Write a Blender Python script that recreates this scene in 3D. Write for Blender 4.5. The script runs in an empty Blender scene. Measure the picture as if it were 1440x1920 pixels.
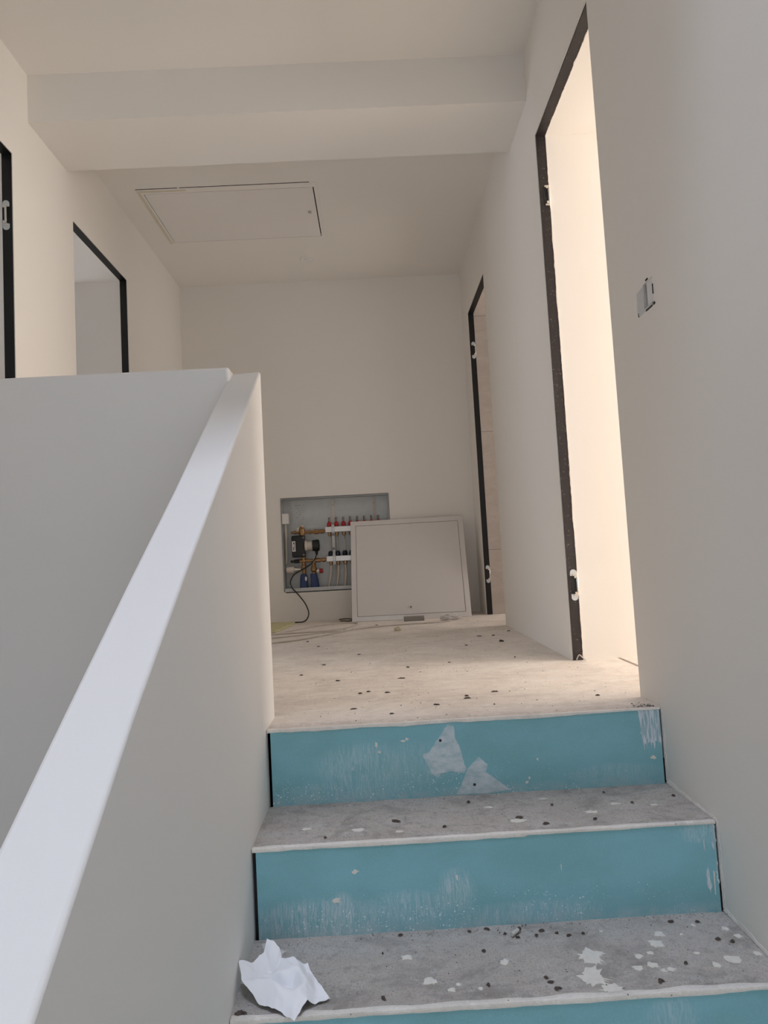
import bpy, bmesh, math, random
from mathutils import Vector, Matrix, noise
random.seed(7)
sc = bpy.context.scene
COL = sc.collection

# ------------------------------------------------------------------ measures (metres; X right, Y into the hall, Z up, landing = 0)
EYE = 0.4421
XR, XL, XW = 0.7329, -0.312, -1.3513      # right wall, stair wall face, left wall
Y1, G, S = 1.7581, 0.2508, 0.194          # top riser, going, rise
YB = 4.761                                # back wall
HD = 2.10                                 # door height
Z_UP, Z_BEAM, Z_HALL = 2.5225, 2.316, 2.5049
YB1, YB2 = 2.6327, 2.9789                 # beam
YFR = -1.75                               # wall behind the stairs

# ------------------------------------------------------------------ camera
cam = bpy.data.cameras.new('camera'); cam_o = bpy.data.objects.new('camera', cam); COL.objects.link(cam_o)
cam.sensor_fit = 'HORIZONTAL'; cam.sensor_width = 36.0; cam.lens = 36.0 * 1229.17 / 1440
yaw, pitch, roll = 0.0158, 0.0657, -0.0541
F = Vector((math.sin(yaw)*math.cos(pitch), math.cos(yaw)*math.cos(pitch), math.sin(pitch)))
R0 = Vector((math.cos(yaw), -math.sin(yaw), 0)); U0 = R0.cross(F)
Rr = R0*math.cos(roll) + U0*math.sin(roll); Ur = -R0*math.sin(roll) + U0*math.cos(roll)
M = Matrix((Rr, Ur, -F)).transposed().to_4x4(); M.translation = Vector((0, 0, EYE))
cam_o.matrix_world = M
cam.clip_start = 0.02
sc.camera = cam_o

# ------------------------------------------------------------------ world, lights, exposure
w = bpy.data.worlds.new('world'); sc.world = w; w.use_nodes = True
w.node_tree.nodes['Background'].inputs[0].default_value = (0.75, 0.87, 1.0, 1)
w.node_tree.nodes['Background'].inputs[1].default_value = 0.2
sc.view_settings.view_transform = 'Standard'; sc.view_settings.look = 'None'
sc.view_settings.gamma = 1.0; sc.view_settings.use_curve_mapping = False
sc.view_settings.exposure = 0.0
sc.cycles.diffuse_bounces = 7; sc.cycles.max_bounces = 9

def area(name, loc, direction, sx, sy, power, color):
    l = bpy.data.lights.new(name, 'AREA'); l.shape = 'RECTANGLE'; l.size = sx; l.size_y = sy
    l.energy = power; l.color = color
    o = bpy.data.objects.new(name, l); COL.objects.link(o); o.location = loc
    o.rotation_euler = Vector(direction).to_track_quat('-Z', 'Y').to_euler()
    return o
# daylight through: roof window above the stairs, stair window behind the camera, side rooms
area('daylight_roof_window', (-0.15, 0.05, 6.0), (0, 0, -1), 1.5, 0.8, 31, (0.71, 0.79, 1.0))
sc.objects['daylight_roof_window'].data.spread = math.radians(75)   # narrowed to keep light off the added shaft walls
area('daylight_landing_door', (0.15, YFR-0.12, -0.45), (0, 1, 0.0), 0.8, 1.9, 24, (0.86, 0.93, 1.0))
area('daylight_bright_room', (4.28, 1.62, 1.25), (-1, 0.05, -0.08), 1.9, 2.1, 164, (1.0, 0.885, 0.78))
area('daylight_left_room', (-4.28, 4.05, 1.4), (1, 0, 0), 1.0, 1.4, 40, (0.80, 0.88, 1.0))
area('daylight_bathroom', (2.50, 4.0, 1.2), (-1, 0, 0), 0.9, 1.8, 20, (1.0, 0.93, 0.88))

# ------------------------------------------------------------------ materials
def lin(c):
    return tuple(((v/255)/12.92 if v/255 <= 0.04045 else ((v/255+0.055)/1.055)**2.4) for v in c) + (1,)
class NT:
    def __init__(s, name, rough=0.6, metal=0.0):
        s.m = bpy.data.materials.new(name); s.m.use_nodes = True; s.t = s.m.node_tree
        s.b = s.t.nodes['Principled BSDF']; s.b.inputs['Roughness'].default_value = rough; s.b.inputs['Metallic'].default_value = metal
        s.co = s.t.nodes.new('ShaderNodeTexCoord').outputs['Object']
    def n(s, ty, **kw):
        nd = s.t.nodes.new(ty)
        for k, v in kw.items():
            if hasattr(nd, k): setattr(nd, k, v)
        return nd
    def l(s, a, b): s.t.links.new(a, b)
    def mapped(s, scale=(1, 1, 1), loc=(0, 0, 0), rot=(0, 0, 0)):
        m = s.n('ShaderNodeMapping'); s.l(s.co, m.inputs[0])
        m.inputs['Scale'].default_value = scale; m.inputs['Location'].default_value = loc; m.inputs['Rotation'].default_value = rot
        return m.outputs[0]
    def noise(s, scale, detail=4, rough=0.55, vec=None, dist=0.0):
        n = s.n('ShaderNodeTexNoise'); n.inputs['Scale'].default_value = scale; n.inputs['Detail'].default_value = detail
        n.inputs['Roughness'].default_value = rough; n.inputs['Distortion'].default_value = dist
        s.l(vec if vec is not None else s.co, n.inputs['Vector']); return n.outputs['Fac']
    def voro(s, scale, vec=None):
        n = s.n('ShaderNodeTexVoronoi'); n.inputs['Scale'].default_value = scale
        s.l(vec if vec is not None else s.co, n.inputs['Vector']); return n
    def ramp(s, fac, p0, p1, c0=0.0, c1=1.0):
        n = s.n('ShaderNodeMapRange'); n.interpolation_type = 'SMOOTHSTEP'
        s.l(fac, n.inputs[0]); n.inputs[1].default_value = p0; n.inputs[2].default_value = p1
        n.inputs[3].default_value = c0; n.inputs[4].default_value = c1; return n.outputs[0]
    def math(s, op, a, b=None, clamp=False):
        n = s.n('ShaderNodeMath'); n.operation = op; n.use_clamp = clamp
        for i, v in enumerate((a, b)):
            if v is None: continue
            if isinstance(v, (int, float)): n.inputs[i].default_value = v
            else: s.l(v, n.inputs[i])
        return n.outputs[0]
    def mix(s, fac, a, b):
        n = s.n('ShaderNodeMix'); n.data_type = 'RGBA'
        if isinstance(fac, (int, float)): n.inputs[0].default_value = fac
        else: s.l(fac, n.inputs[0])
        for i, v in ((6, a), (7, b)):
            if isinstance(v, tuple): n.inputs[i].default_value = v
            else: s.l(v, n.inputs[i])
        return n.outputs[2]
    def color(s, c):
        if isinstance(c, tuple): s.b.inputs['Base Color'].default_value = c
        else: s.l(c, s.b.inputs['Base Color'])
    def bump(s, h, strength=0.2, dist=0.01):
        n = s.n('ShaderNodeBump'); n.inputs['Strength'].default_value = strength; n.inputs['Distance'].default_value = dist
        s.l(h, n.inputs['Height']); s.l(n.outputs[0], s.b.inputs['Normal'])
    def sep(s, vec=None):
        n = s.n('ShaderNodeSeparateXYZ'); s.l(vec if vec is not None else s.co, n.inputs[0]); return n.outputs

def paint(name, c, var=0.03):
    t = NT(name, 0.75)
    f = t.noise(1.3, 3); c2 = tuple(v*(1-var) for v in c[:3]) + (1,)
    t.color(t.mix(f, c, c2))
    t.bump(t.noise(160, 3), 0.06, 0.003); return t.m
def plain(name, c, rough=0.5, metal=0.0, var=0.12, scale=40):
    t = NT(name, rough, metal)
    f = t.noise(scale, 3); c2 = tuple(v*(1-var) for v in c[:3]) + (1,)
    t.color(t.mix(f, c, c2)); return t.m

M_WALL = paint('wall_paint', (0.83, 0.80, 0.755, 1))
M_CEIL = paint('ceiling_paint', (0.83, 0.80, 0.755, 1))
M_STAIRWALL = paint('stair_wall_paint', (0.83, 0.81, 0.785, 1), 0.015)
M_ROOM = paint('side_room_paint', (0.74, 0.735, 0.74, 1))

def concrete(name, a, b, dust, grime, speck, band=None):
    t = NT(name, 0.9)
    c = t.mix(t.ramp(t.noise(3.0, 6, 0.62, dist=0.6), 0.35, 0.65), a, b)
    streak = t.noise(9, 5, 0.65, t.mapped((0.8, 3.2, 1)), 0.4)
    c = t.mix(t.math('MULTIPLY', t.ramp(streak, 0.45, 0.70), 0.6), c, dust)
    dk = tuple(v*0.50 for v in a[:3]) + (1,); dk2 = tuple(v*0.60 for v in b[:3]) + (1,)
    c = t.mix(t.math('MULTIPLY', t.ramp(t.noise(6.5, 8, 0.72, t.mapped((1, 1.5, 1), (4, 2, 0)), 0.5), 0.47, 0.66), grime), c, dk2)
    mid = t.noise(34, 8, 0.75, t.mapped((1, 1.3, 1)))
    c = t.mix(t.math('MULTIPLY', t.ramp(mid, 0.50, 0.68), grime*0.9), c, dk2)
    c = t.mix(t.math('MULTIPLY', t.ramp(t.noise(26, 6, 0.7, t.mapped((1, 1, 1), (9, 1, 0))), 0.54, 0.66), 0.55), c, dust)
    fine = t.noise(260, 3, 0.7)
    c = t.mix(t.math('MULTIPLY', t.ramp(fine, 0.50, 0.68), grime*0.9), c, dk)
    def specks(scale, size, dens, off):
        v = t.voro(scale, t.mapped((1, 1, 1), off)); d = v.outputs['Distance']
        r = t.sep(v.outputs['Color'])[0]
        th = t.math('MULTIPLY', t.ramp(r, 1-dens, 1.0), size)
        wob = t.math('ADD', d, t.math('MULTIPLY', t.noise(scale*4, 2), 0.12))
        return t.math('GREATER_THAN', t.math('SUBTRACT', t.math('ADD', th, 0.06), wob), 0.0)
    c = t.mix(t.math('MULTIPLY', specks(42, 0.20, speck*0.5, (1, 2, 0)), 0.6), c, lin((236, 231, 224)))
    c = t.mix(t.math('MULTIPLY', specks(110, 0.30, speck*1.7, (3, 1, 0)), 0.8), c, lin((236, 231, 224)))
    c = t.mix(t.math('MULTIPLY', specks(100, 0.20, 0.12, (7, 5, 0)), 0.75), c, lin((82, 70, 62)))
    if band:   # trodden dirt along the landing edge
        yy = t.sep()[1]; m = t.math('ADD', yy, t.math('MULTIPLY', t.noise(7, 4, 0.7), 0.10))
        c = t.mix(t.math('MULTIPLY', t.ramp(m, band+0.14, band+0.05), t.ramp(t.noise(50, 6, 0.75), 0.35, 0.60, 0.15, 0.6)), c, dk)
    t.color(c)
    t.bump(t.math('ADD', t.math('MULTIPLY', mid, 0.6), t.math('MULTIPLY', fine, 0.6)), 0.6, 0.004)
    return t.m
M_FLOOR = concrete('dusty_screed', lin((240, 231, 222)), lin((228, 218, 208)), lin((248, 243, 236)), 0.32, 0.14, Y1)
M_TREAD = concrete('tread_screed', lin((248, 240, 232)), lin((240, 232, 223)), lin((255, 253, 248)), 0.68, 0.32)
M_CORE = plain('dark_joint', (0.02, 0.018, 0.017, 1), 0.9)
M_PLASTER = concrete('plaster_bead', lin((236, 231, 224)), lin((224, 218, 210)), lin((244, 240, 234)), 0.22, 0.05)

def board(name, masks, seed, zb):
    """teal moisture-resistant plasterboard; masks = rubbed pale areas (x, z, rx, rz, amount, angle)"""
    t = NT(name, 0.8)
    base = t.mix(t.ramp(t.noise(4, 4, 0.6, t.mapped((1, 1, 1.6), (seed, 0, 0))), 0.3, 0.7), (0.188, 0.412, 0.452, 1), (0.220, 0.470, 0.545, 1))
    base = t.mix(t.math('MULTIPLY', t.ramp(t.noise(260, 2), 0.45, 0.8), 0.18), base, (0.42, 0.62, 0.66, 1))
    x, y, z = t.sep()
    tot = None
    for (cx, cz, rx, rz, amt, ang) in masks:
        ex = t.math('DIVIDE', t.math('SUBTRACT', x, cx), rx); ez = t.math('DIVIDE', t.math('SUBTRACT', z, cz), rz)
        d = t.math('ADD', t.math('MULTIPLY', ex, ex), t.math('MULTIPLY', ez, ez))
        fall = t.ramp(d, 1.0, 0.1, 0.0, 1.0)
        st = t.noise(1.0, 5, 0.75, t.mapped((150, 1, 20), (seed*3, 0, 0), (0, ang, 0)), 1.6)
        m = t.math('MULTIPLY', t.math('MULTIPLY', fall, t.ramp(st, 0.38, 0.72)), amt)
        tot = m if tot is None else t.math('MAXIMUM', tot, m)
    c = t.mix(tot, base, lin((205, 215, 220))) if tot is not None else base
    # dust along the foot of the board, paint spatter denser towards the foot
    foot = t.math('MULTIPLY', t.ramp(z, zb+0.030, zb, 0.0, 1.0), t.ramp(t.noise(30, 5, 0.7), 0.30, 0.75))
    c = t.mix(t.math('MULTIPLY', foot, 0.55), c, lin((190, 200, 205)))
    patch = t.ramp(t.noise(5, 3, 0.6, t.mapped((1, 1, 1), (seed, 3, 1))), 0.36, 0.56, 0.25, 1.0)
    low = t.ramp(z, zb+0.13, zb+0.01, 0.12, 1.0)
    for sc_, sz in ((150, 0.34), (300, 0.36)):
        v = t.voro(sc_); r = t.sep(v.outputs['Color'])[0]
        th = t.math('MULTIPLY', t.ramp(r, 0.50, 1.0), t.math('MULTIPLY', t.math('MULTIPLY', patch, low), sz))
        sp = t.math('GREATER_THAN', t.math('SUBTRACT', th, v.outputs['Distance']), 0.02)
        c = t.mix(t.math('MULTIPLY', sp, 0.85), c, lin((228, 234, 238)))
    t.color(c); t.bump(t.noise(300, 2), 0.1, 0.002); return t.m

M_FRAME = plain('black_frame_metal', (0.006, 0.006, 0.006, 1), 0.45, 0.2)
tF = NT('worn_lit_frame', 0.5, 0.2)  # wear specks over a base greyed to stand for the light on it
cF = tF.mix(tF.ramp(tF.noise(6, 5, 0.6, tF.mapped((1, 1, 0.35))), 0.45, 0.75), (0.024, 0.019, 0.019, 1), (0.06, 0.050, 0.048, 1))
cF = tF.mix(tF.math('MULTIPLY', tF.ramp(tF.noise(120, 3, 0.7), 0.62, 0.72), 0.8), cF, (0.30, 0.27, 0.25, 1)); tF.color(cF)
M_FRAME_WORN_LIT = tF.m
M_GALV = plain('galvanised_steel', (0.56, 0.575, 0.57, 1), 0.45, 0.45, 0.22, 16)
M_GALV_DK = plain('shaded_steel_lip', (0.20, 0.20, 0.20, 1), 0.45, 0.6)  # darker steel; on the flange it paints in the lip shadow
M_ALU = plain('brushed_steel', (0.72, 0.70, 0.68, 1), 0.32, 0.75, 0.08, 60)
M_BRASS = plain('brass', (0.42, 0.25, 0.12, 1), 0.35, 0.85, 0.35, 30)
M_RED = plain('red_plastic', (0.42, 0.015, 0.02, 1), 0.4)
M_NAVY = plain('dark_blue_plastic', (0.012, 0.016, 0.032, 1), 0.45)
M_BLACK = plain('black_plastic', (0.010, 0.011, 0.012, 1), 0.4)
M_WHITE = plain('white_plastic', (0.78, 0.77, 0.75, 1), 0.45, 0, 0.03)
M_CREAM = plain('cream_plastic', (0.66, 0.60, 0.53, 1), 0.5, 0, 0.04)
M_PIPE = plain('beige_pipe', (0.70, 0.63, 0.55, 1), 0.5, 0, 0.06)
M_BLUE = plain('blue_foam_sleeve', (0.055, 0.085, 0.21, 1), 0.8, 0, 0.2)
M_GLASS = plain('smoky_sight_glass', (0.22, 0.20, 0.19, 1), 0.2, 0.2)
M_CHROME = plain('chrome', (0.75, 0.72, 0.68, 1), 0.2, 0.9, 0.05)
M_CAP = plain('zinc_hinge_plate', (0.62, 0.66, 0.68, 1), 0.4, 0.35, 0.05)
M_PANEL = plain('grey_lacquered_steel', (0.70, 0.675, 0.665, 1), 0.45, 0.0, 0.03)
M_SEAM = plain('dark_seam', (0.03, 0.028, 0.026, 1), 0.8)
M_FOAM = plain('yellow_foam', (0.62, 0.58, 0.34, 1), 0.9, 0, 0.15, 60)
M_CABLE = plain('dusty_white_cable', (0.60, 0.54, 0.48, 1), 0.6, 0, 0.2, 30)
M_INK = plain('pencil_grey', (0.12, 0.12, 0.125, 1), 0.8)
M_SPLAT = plain('dried_white_paint', (0.80, 0.765, 0.70, 1), 0.7, 0, 0.25, 90)
M_DIRT = plain('dark_dirt', (0.10, 0.075, 0.062, 1), 0.9, 0, 0.4, 200)
M_CRUMB = plain('pale_plaster_crumb', (0.60, 0.57, 0.53, 1), 0.9)
M_HATCH = paint('hatch_panel_paint', (0.81, 0.78, 0.745, 1))
M_STAIN = plain('yellowed_filler', (0.76, 0.70, 0.565, 1), 0.8, 0, 0.25, 12)
M_TOWEL = NT('thin_paper', 0.9); M_TOWEL.color((0.84, 0.85, 0.88, 1)); M_TOWEL.bump(M_TOWEL.noise(500, 2), 0.12, 0.001)
M_TOWEL = M_TOWEL.m
def patchmat(name):
    t = NT(name, 0.8)
    f = t.ramp(t.noise(60, 4, 0.65, t.mapped((0.7, 1, 1.3))), 0.30, 0.75)
    t.color(t.mix(f, (0.58, 0.64, 0.68, 1), (0.36, 0.50, 0.54, 1))); return t.m
M_PATCH = patchmat('torn_white_lining')
tS = NT('white_brush_smear', 0.8)
fS = tS.ramp(tS.noise(1.0, 4, 0.6, tS.mapped((150, 1, 18), (0, 0, 0), (0, 0.5, 0)), 0.5), 0.42, 0.62)
tS.color(tS.mix(fS, (0.60, 0.66, 0.72, 1), (0.30, 0.45, 0.50, 1))); M_SMEAR = tS.m
tB = NT('brown_stone_tile', 0.45)
bx_, by_, bz_ = tB.sep()
cb = tB.mix(tB.noise(5, 6, 0.7, tB.mapped((1, 1, 2.5)), 0.8), (0.36, 0.31, 0.275, 1), (0.62, 0.56, 0.51, 1))
def joint(v, pos, wd=0.002):
    return tB.math('LESS_THAN', tB.math('ABSOLUTE', tB.math('SUBTRACT', v, pos)), wd)
jj = joint(bz_, 1.26)
for (v, p_) in ((bz_, 2.08), (bz_, 0.44), (bx_, 1.55)): jj = tB.math('MAXIMUM', jj, joint(v, p_))
tB.color(tB.mix(tB.math('MULTIPLY', jj, 0.6), cb, (0.10, 0.08, 0.07, 1))); M_TILE = tB.m

# ------------------------------------------------------------------ mesh helpers
class MB:
    def __init__(s): s.bm = bmesh.new()
    def box(s, x0, x1, y0, y1, z0, z1, m=None):
        vs = [s.bm.verts.new((x, y, z)) for x in (x0, x1) for y in (y0, y1) for z in (z0, z1)]
        if m is not None:
            for v in vs: v.co = m @ v.co
        for f in ((0,1,3,2), (4,6,7,5), (0,4,5,1), (2,3,7,6), (0,2,6,4), (1,5,7,3)):
            s.bm.faces.new([vs[i] for i in f])
        return s
    def ring(s, c, r, u, v, n, rr=None):
        return [s.bm.verts.new(c + (u*math.cos(2*math.pi*i/n) + v*math.sin(2*math.pi*i/n))*r) for i in range(n)]
    def tube(s, pts, r, n=12, caps=True):
        pts = [Vector(p) for p in pts]; rs = r if isinstance(r, (list, tuple)) else [r]*len(pts)
        up = None; prev = None
        for i, p in enumerate(pts):
            d = (pts[min(i+1, len(pts)-1)] - pts[max(i-1, 0)])
            if d.length < 1e-9: d = pts[-1] - pts[0]
            d.normalize()
            if up is None: up = Vector((0, 0, 1)) if abs(d.z) < 0.9 else Vector((1, 0, 0))
            u = (up - d*up.dot(d)); u.normalize(); v = d.cross(u); up = u
            rg = s.ring(p, rs[i], u, v, n)
            if prev:
                for k in range(n): s.bm.faces.new((prev[k], prev[(k+1) % n], rg[(k+1) % n], rg[k]))
            elif caps: s.bm.faces.new(rg[::-1])
            prev = rg
        if caps: s.bm.faces.new(prev)
        return s
    def lathe(s, base, axis, prof, n=16):
        a = Vector(axis).normalized(); b = Vector(base); pts = []; rs = []
        for (h, r) in prof: pts.append(b + a*h); rs.append(max(r, 1e-4))
        up = Vector((0, 0, 1)) if abs(a.z) < 0.9 else Vector((1, 0, 0)); u = (up - a*up.dot(a)).normalized(); v = a.cross(u)
        prev = None
        for p, r in zip(pts, rs):
            rg = s.ring(p, r, u, v, n)
            if prev:
                for k in range(n): s.bm.faces.new((prev[k], prev[(k+1) % n], rg[(k+1) % n], rg[k]))
            else: s.bm.faces.new(rg[::-1])
            prev = rg
        s.bm.faces.new(prev); return s
    def prism(s, poly, axis, a0, a1):
        """poly of 2D points extruded along axis (0,1,2)"""
        def P(p, a):
            if axis == 0: return (a, p[0], p[1])
            if axis == 1: return (p[0], a, p[1])
            return (p[0], p[1], a)
        A = [s.bm.verts.new(P(p, a0)) for p in poly]; B = [s.bm.verts.new(P(p, a1)) for p in poly]; n = len(poly)
        s.bm.faces.new(A); s.bm.faces.new(B[::-1])
        for i in range(n): s.bm.faces.new((A[i], B[i], B[(i+1) % n], A[(i+1) % n]))
        return s
    def build(s, name, mat, parent=None, bevel=0.0, seg=2, angle=35, loc=None):
        bmesh.ops.recalc_face_normals(s.bm, faces=s.bm.faces)
        if loc is not None:
            for v in s.bm.verts: v.co -= Vector(loc)
        me = bpy.data.meshes.new(name); s.bm.to_mesh(me); s.bm.free()
        me.materials.append(mat); me.shade_smooth(); me.set_sharp_from_angle(angle=math.radians(angle))
        o = bpy.data.objects.new(name, me); COL.objects.link(o)
        if loc is not None: o.location = loc
        if bevel:
            b = o.modifiers.new('bevel', 'BEVEL'); b.width = bevel; b.segments = seg; b.limit_method = 'ANGLE'
        if parent is not None:
            o.parent = parent; o.matrix_parent_inverse = Matrix.Translation(-Vector(parent.location)) if parent.type == 'EMPTY' and not parent.parent else Matrix.Identity(4)
        return o
def tag(o, label=None, cat=None, group=None, kind=None):
    if label: o['label'] = label
    if cat: o['category'] = cat
    if group: o['group'] = group
    if kind: o['kind'] = kind
    return o
def empty(name, loc, **k):
    o = bpy.data.objects.new(name, None); COL.objects.link(o); o.location = loc; o.empty_display_size = 0.1
    return tag(o, **k)
def copy_tree(o, parent=None):
    c = o.copy(); COL.objects.link(c)
    if parent is not None: c.parent = parent
    for ch in [x for x in bpy.data.objects if x.parent == o]: copy_tree(ch, c)
    return c
def catmull(P, n=8):
    P = [Vector(p) for p in P]; out = []
    for i in range(len(P)-1):
        a, b, c, d = P[max(i-1, 0)], P[i], P[i+1], P[min(i+2, len(P)-1)]
        for k in range(n):
            t = k/n
            out.append(0.5*((2*b) + (c-a)*t + (2*a-5*b+4*c-d)*t*t + (3*b-a-3*c+d)*t**3))
    out.append(P[-1]); return out
def grid_wall(mb, axis, a0, a1, u0, u1, v0, v1, holes):
    """solid slab between a0..a1 on axis; u = the other horizontal axis, v = z; rectangular holes (u0,u1,v0,v1)"""
    us = sorted({u0, u1, *[min(max(h[i], u0), u1) for h in holes for i in (0, 1)]})
    vs = sorted({v0, v1, *[min(max(h[i], v0), v1) for h in holes for i in (2, 3)]})
    solid = {}
    for i in range(len(us)-1):
        for j in range(len(vs)-1):
            cu, cv = (us[i]+us[i+1])/2, (vs[j]+vs[j+1])/2
            solid[i, j] = not any(h[0] < cu < h[1] and h[2] < cv < h[3] for h in holes)
    def P(a, u, v): return (a, u, v) if axis == 0 else (u, a, v) if axis == 1 else (u, v, a)
    cache = {}
    def V(a, i, j):
        k = (a, i, j)
        if k not in cache: cache[k] = mb.bm.verts.new(P(a, us[i], vs[j]))
        return cache[k]
    for (i, j), ok in solid.items():
        if not ok: continue
        for a in (a0, a1): mb.bm.faces.new((V(a, i, j), V(a, i+1, j), V(a, i+1, j+1), V(a, i, j+1)))
        for (di, dj, p, q) in ((-1, 0, (i, j), (i, j+1)), (1, 0, (i+1, j), (i+1, j+1)), (0, -1, (i, j), (i+1, j)), (0, 1, (i, j+1), (i+1, j+1))):
            if not solid.get((i+di, j+dj), False):
                mb.bm.faces.new((V(a0, *p), V(a0, *q), V(a1, *q), V(a1, *p)))
    return mb

# ------------------------------------------------------------------ SETTING
D1, D2, D4, D3 = (1.8931, 2.5389), (3.8348, 4.4934), (3.0298, 3.7004), (1.83, 2.5053)
FD = 0.041                                   # depth of the concealed door frames
# right wall: thin front layer (frame pocket) + thick rear layer in one mesh
hole = (1.604, 1.662, 1.040, 1.108)
mb = MB()
SK = 0.003                                   # plaster skin in front of the frames
grid_wall(mb, 0, XR, XR+SK, YFR, YB, -3.0, 2.62, [(D1[0], D1[1]+.005, -0.26, HD+.005), (D2[0], D2[1]+.003, -0.26, HD+.003), hole])
grid_wall(mb, 0, XR+SK, XR+FD, YFR, YB, -3.0, 2.62, [(D1[0]-.022, D1[1]+.022, -0.26, HD+.022), (D2[0]-.022, D2[1]+.022, -0.26, HD+.022), hole])
grid_wall(mb, 0, XR+FD, 1.06, YFR, 3.62, -3.0, 2.62, [(D1[0], D1[1], -0.26, HD)])
tag(mb.build('wall_right', M_WALL), kind='structure')
# left wall
mb = MB()
grid_wall(mb, 0, XW-SK, XW, YFR, YB, -3.0, 2.62, [(D3[0], D3[1]+.003, -0.26, HD+.003), (D4[0], D4[1]+.003, -0.26, HD+.003)])
grid_wall(mb, 0, XW-FD, XW-SK, YFR, YB, -3.0, 2.62, [(D3[0]-.022, D3[1]+.022, -0.26, HD+.022), (D4[0]-.022, D4[1]+.022, -0.26, HD+.022)])
grid_wall(mb, 0, XW-0.36, XW-FD, YFR, YB, -3.0, 2.62, [(D3[0], D3[1], -0.26, HD), (D4[0], D4[1], -0.26, HD)])
tag(mb.build('wall_left', M_WALL), kind='structure')
# back wall with the cabinet recess
CX0, CX1, CZ0, CZ1 = -0.672, 0.1134, 0.213, 0.888
mb = MB(); grid_wall(mb, 1, YB, YB+0.22, -4.3, 4.4, -0.2, 2.62, [(CX0, CX1, CZ0, CZ1)])
tag(mb.build('wall_back', M_WALL), kind='structure')
# wall behind the stairs with window
mb = MB(); grid_wall(mb, 1, YFR-0.22, YFR, XW-0.36, 1.06, -3.0, 4.0, [(-0.25, 0.55, -1.53, 0.5)])
tag(mb.build('wall_front', M_WALL), kind='structure')
# floor: hall and side rooms
mb = MB()
mb.box(XL, XR, Y1+0.014, 1.9, -0.26, 0); mb.box(XW, XR, 1.9, YB, -0.26, 0)
mb.box(XR, 1.06, D1[0], D1[1], -0.26, 0); mb.box(XR, 1.06, D2[0], YB, -0.26, 0)
for d in (D3, D4): mb.box(XW-0.36, XW, d[0], d[1], -0.26, 0)
mb.box(1.06, 4.4, -0.4, YB, -0.26, 0); mb.box(-4.3, XW-0.36, 0.6, YB, -0.26, 0)
tag(mb.build('floor', M_FLOOR), kind='structure')
# ceilings
HX0, HX1, HY0, HY1 = -1.180, -0.238, 3.500, 4.084
mb = MB(); grid_wall(mb, 2, Z_HALL, Z_HALL+0.08, XW, XR, YB2, YB, [(HX0, HX1, HY0, HY1)])
tag(mb.build('ceiling', M_CEIL), kind='structure')
mb = MB(); grid_wall(mb, 2, Z_UP, Z_UP+0.10, XW, XR, YFR, YB1, [(-1.15, 0.70, -0.50, 1.05)])
tag(mb.build('ceiling', M_CEIL), kind='structure')
tag(MB().box(XW, XR, YB1, YB2, Z_BEAM, Z_UP+0.1).build('ceiling_beam', M_CEIL), kind='structure')
# unseen shaft added over the stairs to shape the roof window light
mb = MB(); zt = 6.1
mb.box(-1.21, -1.15, -0.50, 1.05, Z_UP+0.1, zt); mb.box(0.70, 0.76, -0.50, 1.05, Z_UP+0.1, zt)
mb.box(-1.21, 0.76, -0.56, -0.50, Z_UP+0.1, zt); mb.box(-1.21, 0.76, 1.05, 1.11, Z_UP+0.1, zt)
tag(mb.build('light_shaft', M_CEIL), kind='structure')
# side rooms (outer walls and ceilings)
mb = MB(); mb.box(1.06, 4.2, -0.4, 2.9, 2.45, 2.55)
tag(mb.build('ceiling', M_ROOM), kind='structure')
mb = MB(); grid_wall(mb, 0, 4.2, 4.35, -0.4, YB, 0, 2.55, [(0.67, 2.57, 0.15, 2.35)])
tag(mb.build('wall_east', M_ROOM), kind='structure')
mb = MB(); mb.box(1.06, 4.2, -0.5, -0.4, 0, 2.55)
tag(mb.build('wall_south', M_ROOM), kind='structure')
mb = MB(); mb.box(1.06, 4.2, 2.9, 3.0, 0, 2.55)
tag(mb.build('wall_partition', M_ROOM), kind='structure')
mb = MB(); mb.box(XR+FD, 2.6, D2[1]+0.0005, D2[1]+0.06, 0, 2.45)
tag(mb.build('wall_bathroom', M_TILE), kind='structure')
mb = MB(); mb.box(2.6, 2.7, 3.0, YB, 0, 2.45); mb.box(1.06, 2.6, 3.0, 3.62, 0, 2.45)
tag(mb.build('wall_bathroom_side', M_TILE), kind='structure')
mb = MB(); mb.box(XR+FD, 2.7, 3.6, YB, 2.45, 2.55)
tag(mb.build('ceiling', M_ROOM), kind='structure')
mb = MB(); mb.box(-4.2, XW-0.36, 0.6, YB, 2.45, 2.55)
tag(mb.build('ceiling', M_ROOM), kind='structure')
mb = MB(); grid_wall(mb, 0, -4.35, -4.2, 0.6, YB, 0, 2.55, [(3.5, 4.6, 0.7, 2.1)])
tag(mb.build('wall_west', M_ROOM), kind='structure')
mb = MB(); mb.box(-4.2, XW-0.36, 0.5, 0.6, 0, 2.55)
tag(mb.build('wall_left_room', M_ROOM), kind='structure')
def window(n, c, u, hw, z0, z1, th=0.06):
    """window frame with one mullion in a wall opening; u axis 0 = frame runs along X, 1 = along Y"""
    mb = MB()
    for a, b, p, q in ((-hw, -hw+th, z0, z1), (hw-th, hw, z0, z1), (-hw, hw, z0, z0+th), (-hw, hw, z1-th, z1), (-th/2, th/2, z0, z1)):
        if u == 0: mb.box(c[0]+a, c[0]+b, c[1]-.03, c[1]+.03, p, q)
        else: mb.box(c[0]-.03, c[0]+.03, c[1]+a, c[1]+b, p, q)
    tag(mb.build('window_%d' % n, M_WHITE, bevel=0.004), kind='structure')
window(1, (0.15, YFR-0.08), 0, 0.40, -1.53, 0.5)
window(2, (4.24, 1.62), 1, 0.95, 0.15, 2.35)
window(3, (-4.24, 4.05), 1, 0.55, 0.7, 2.1)

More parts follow.
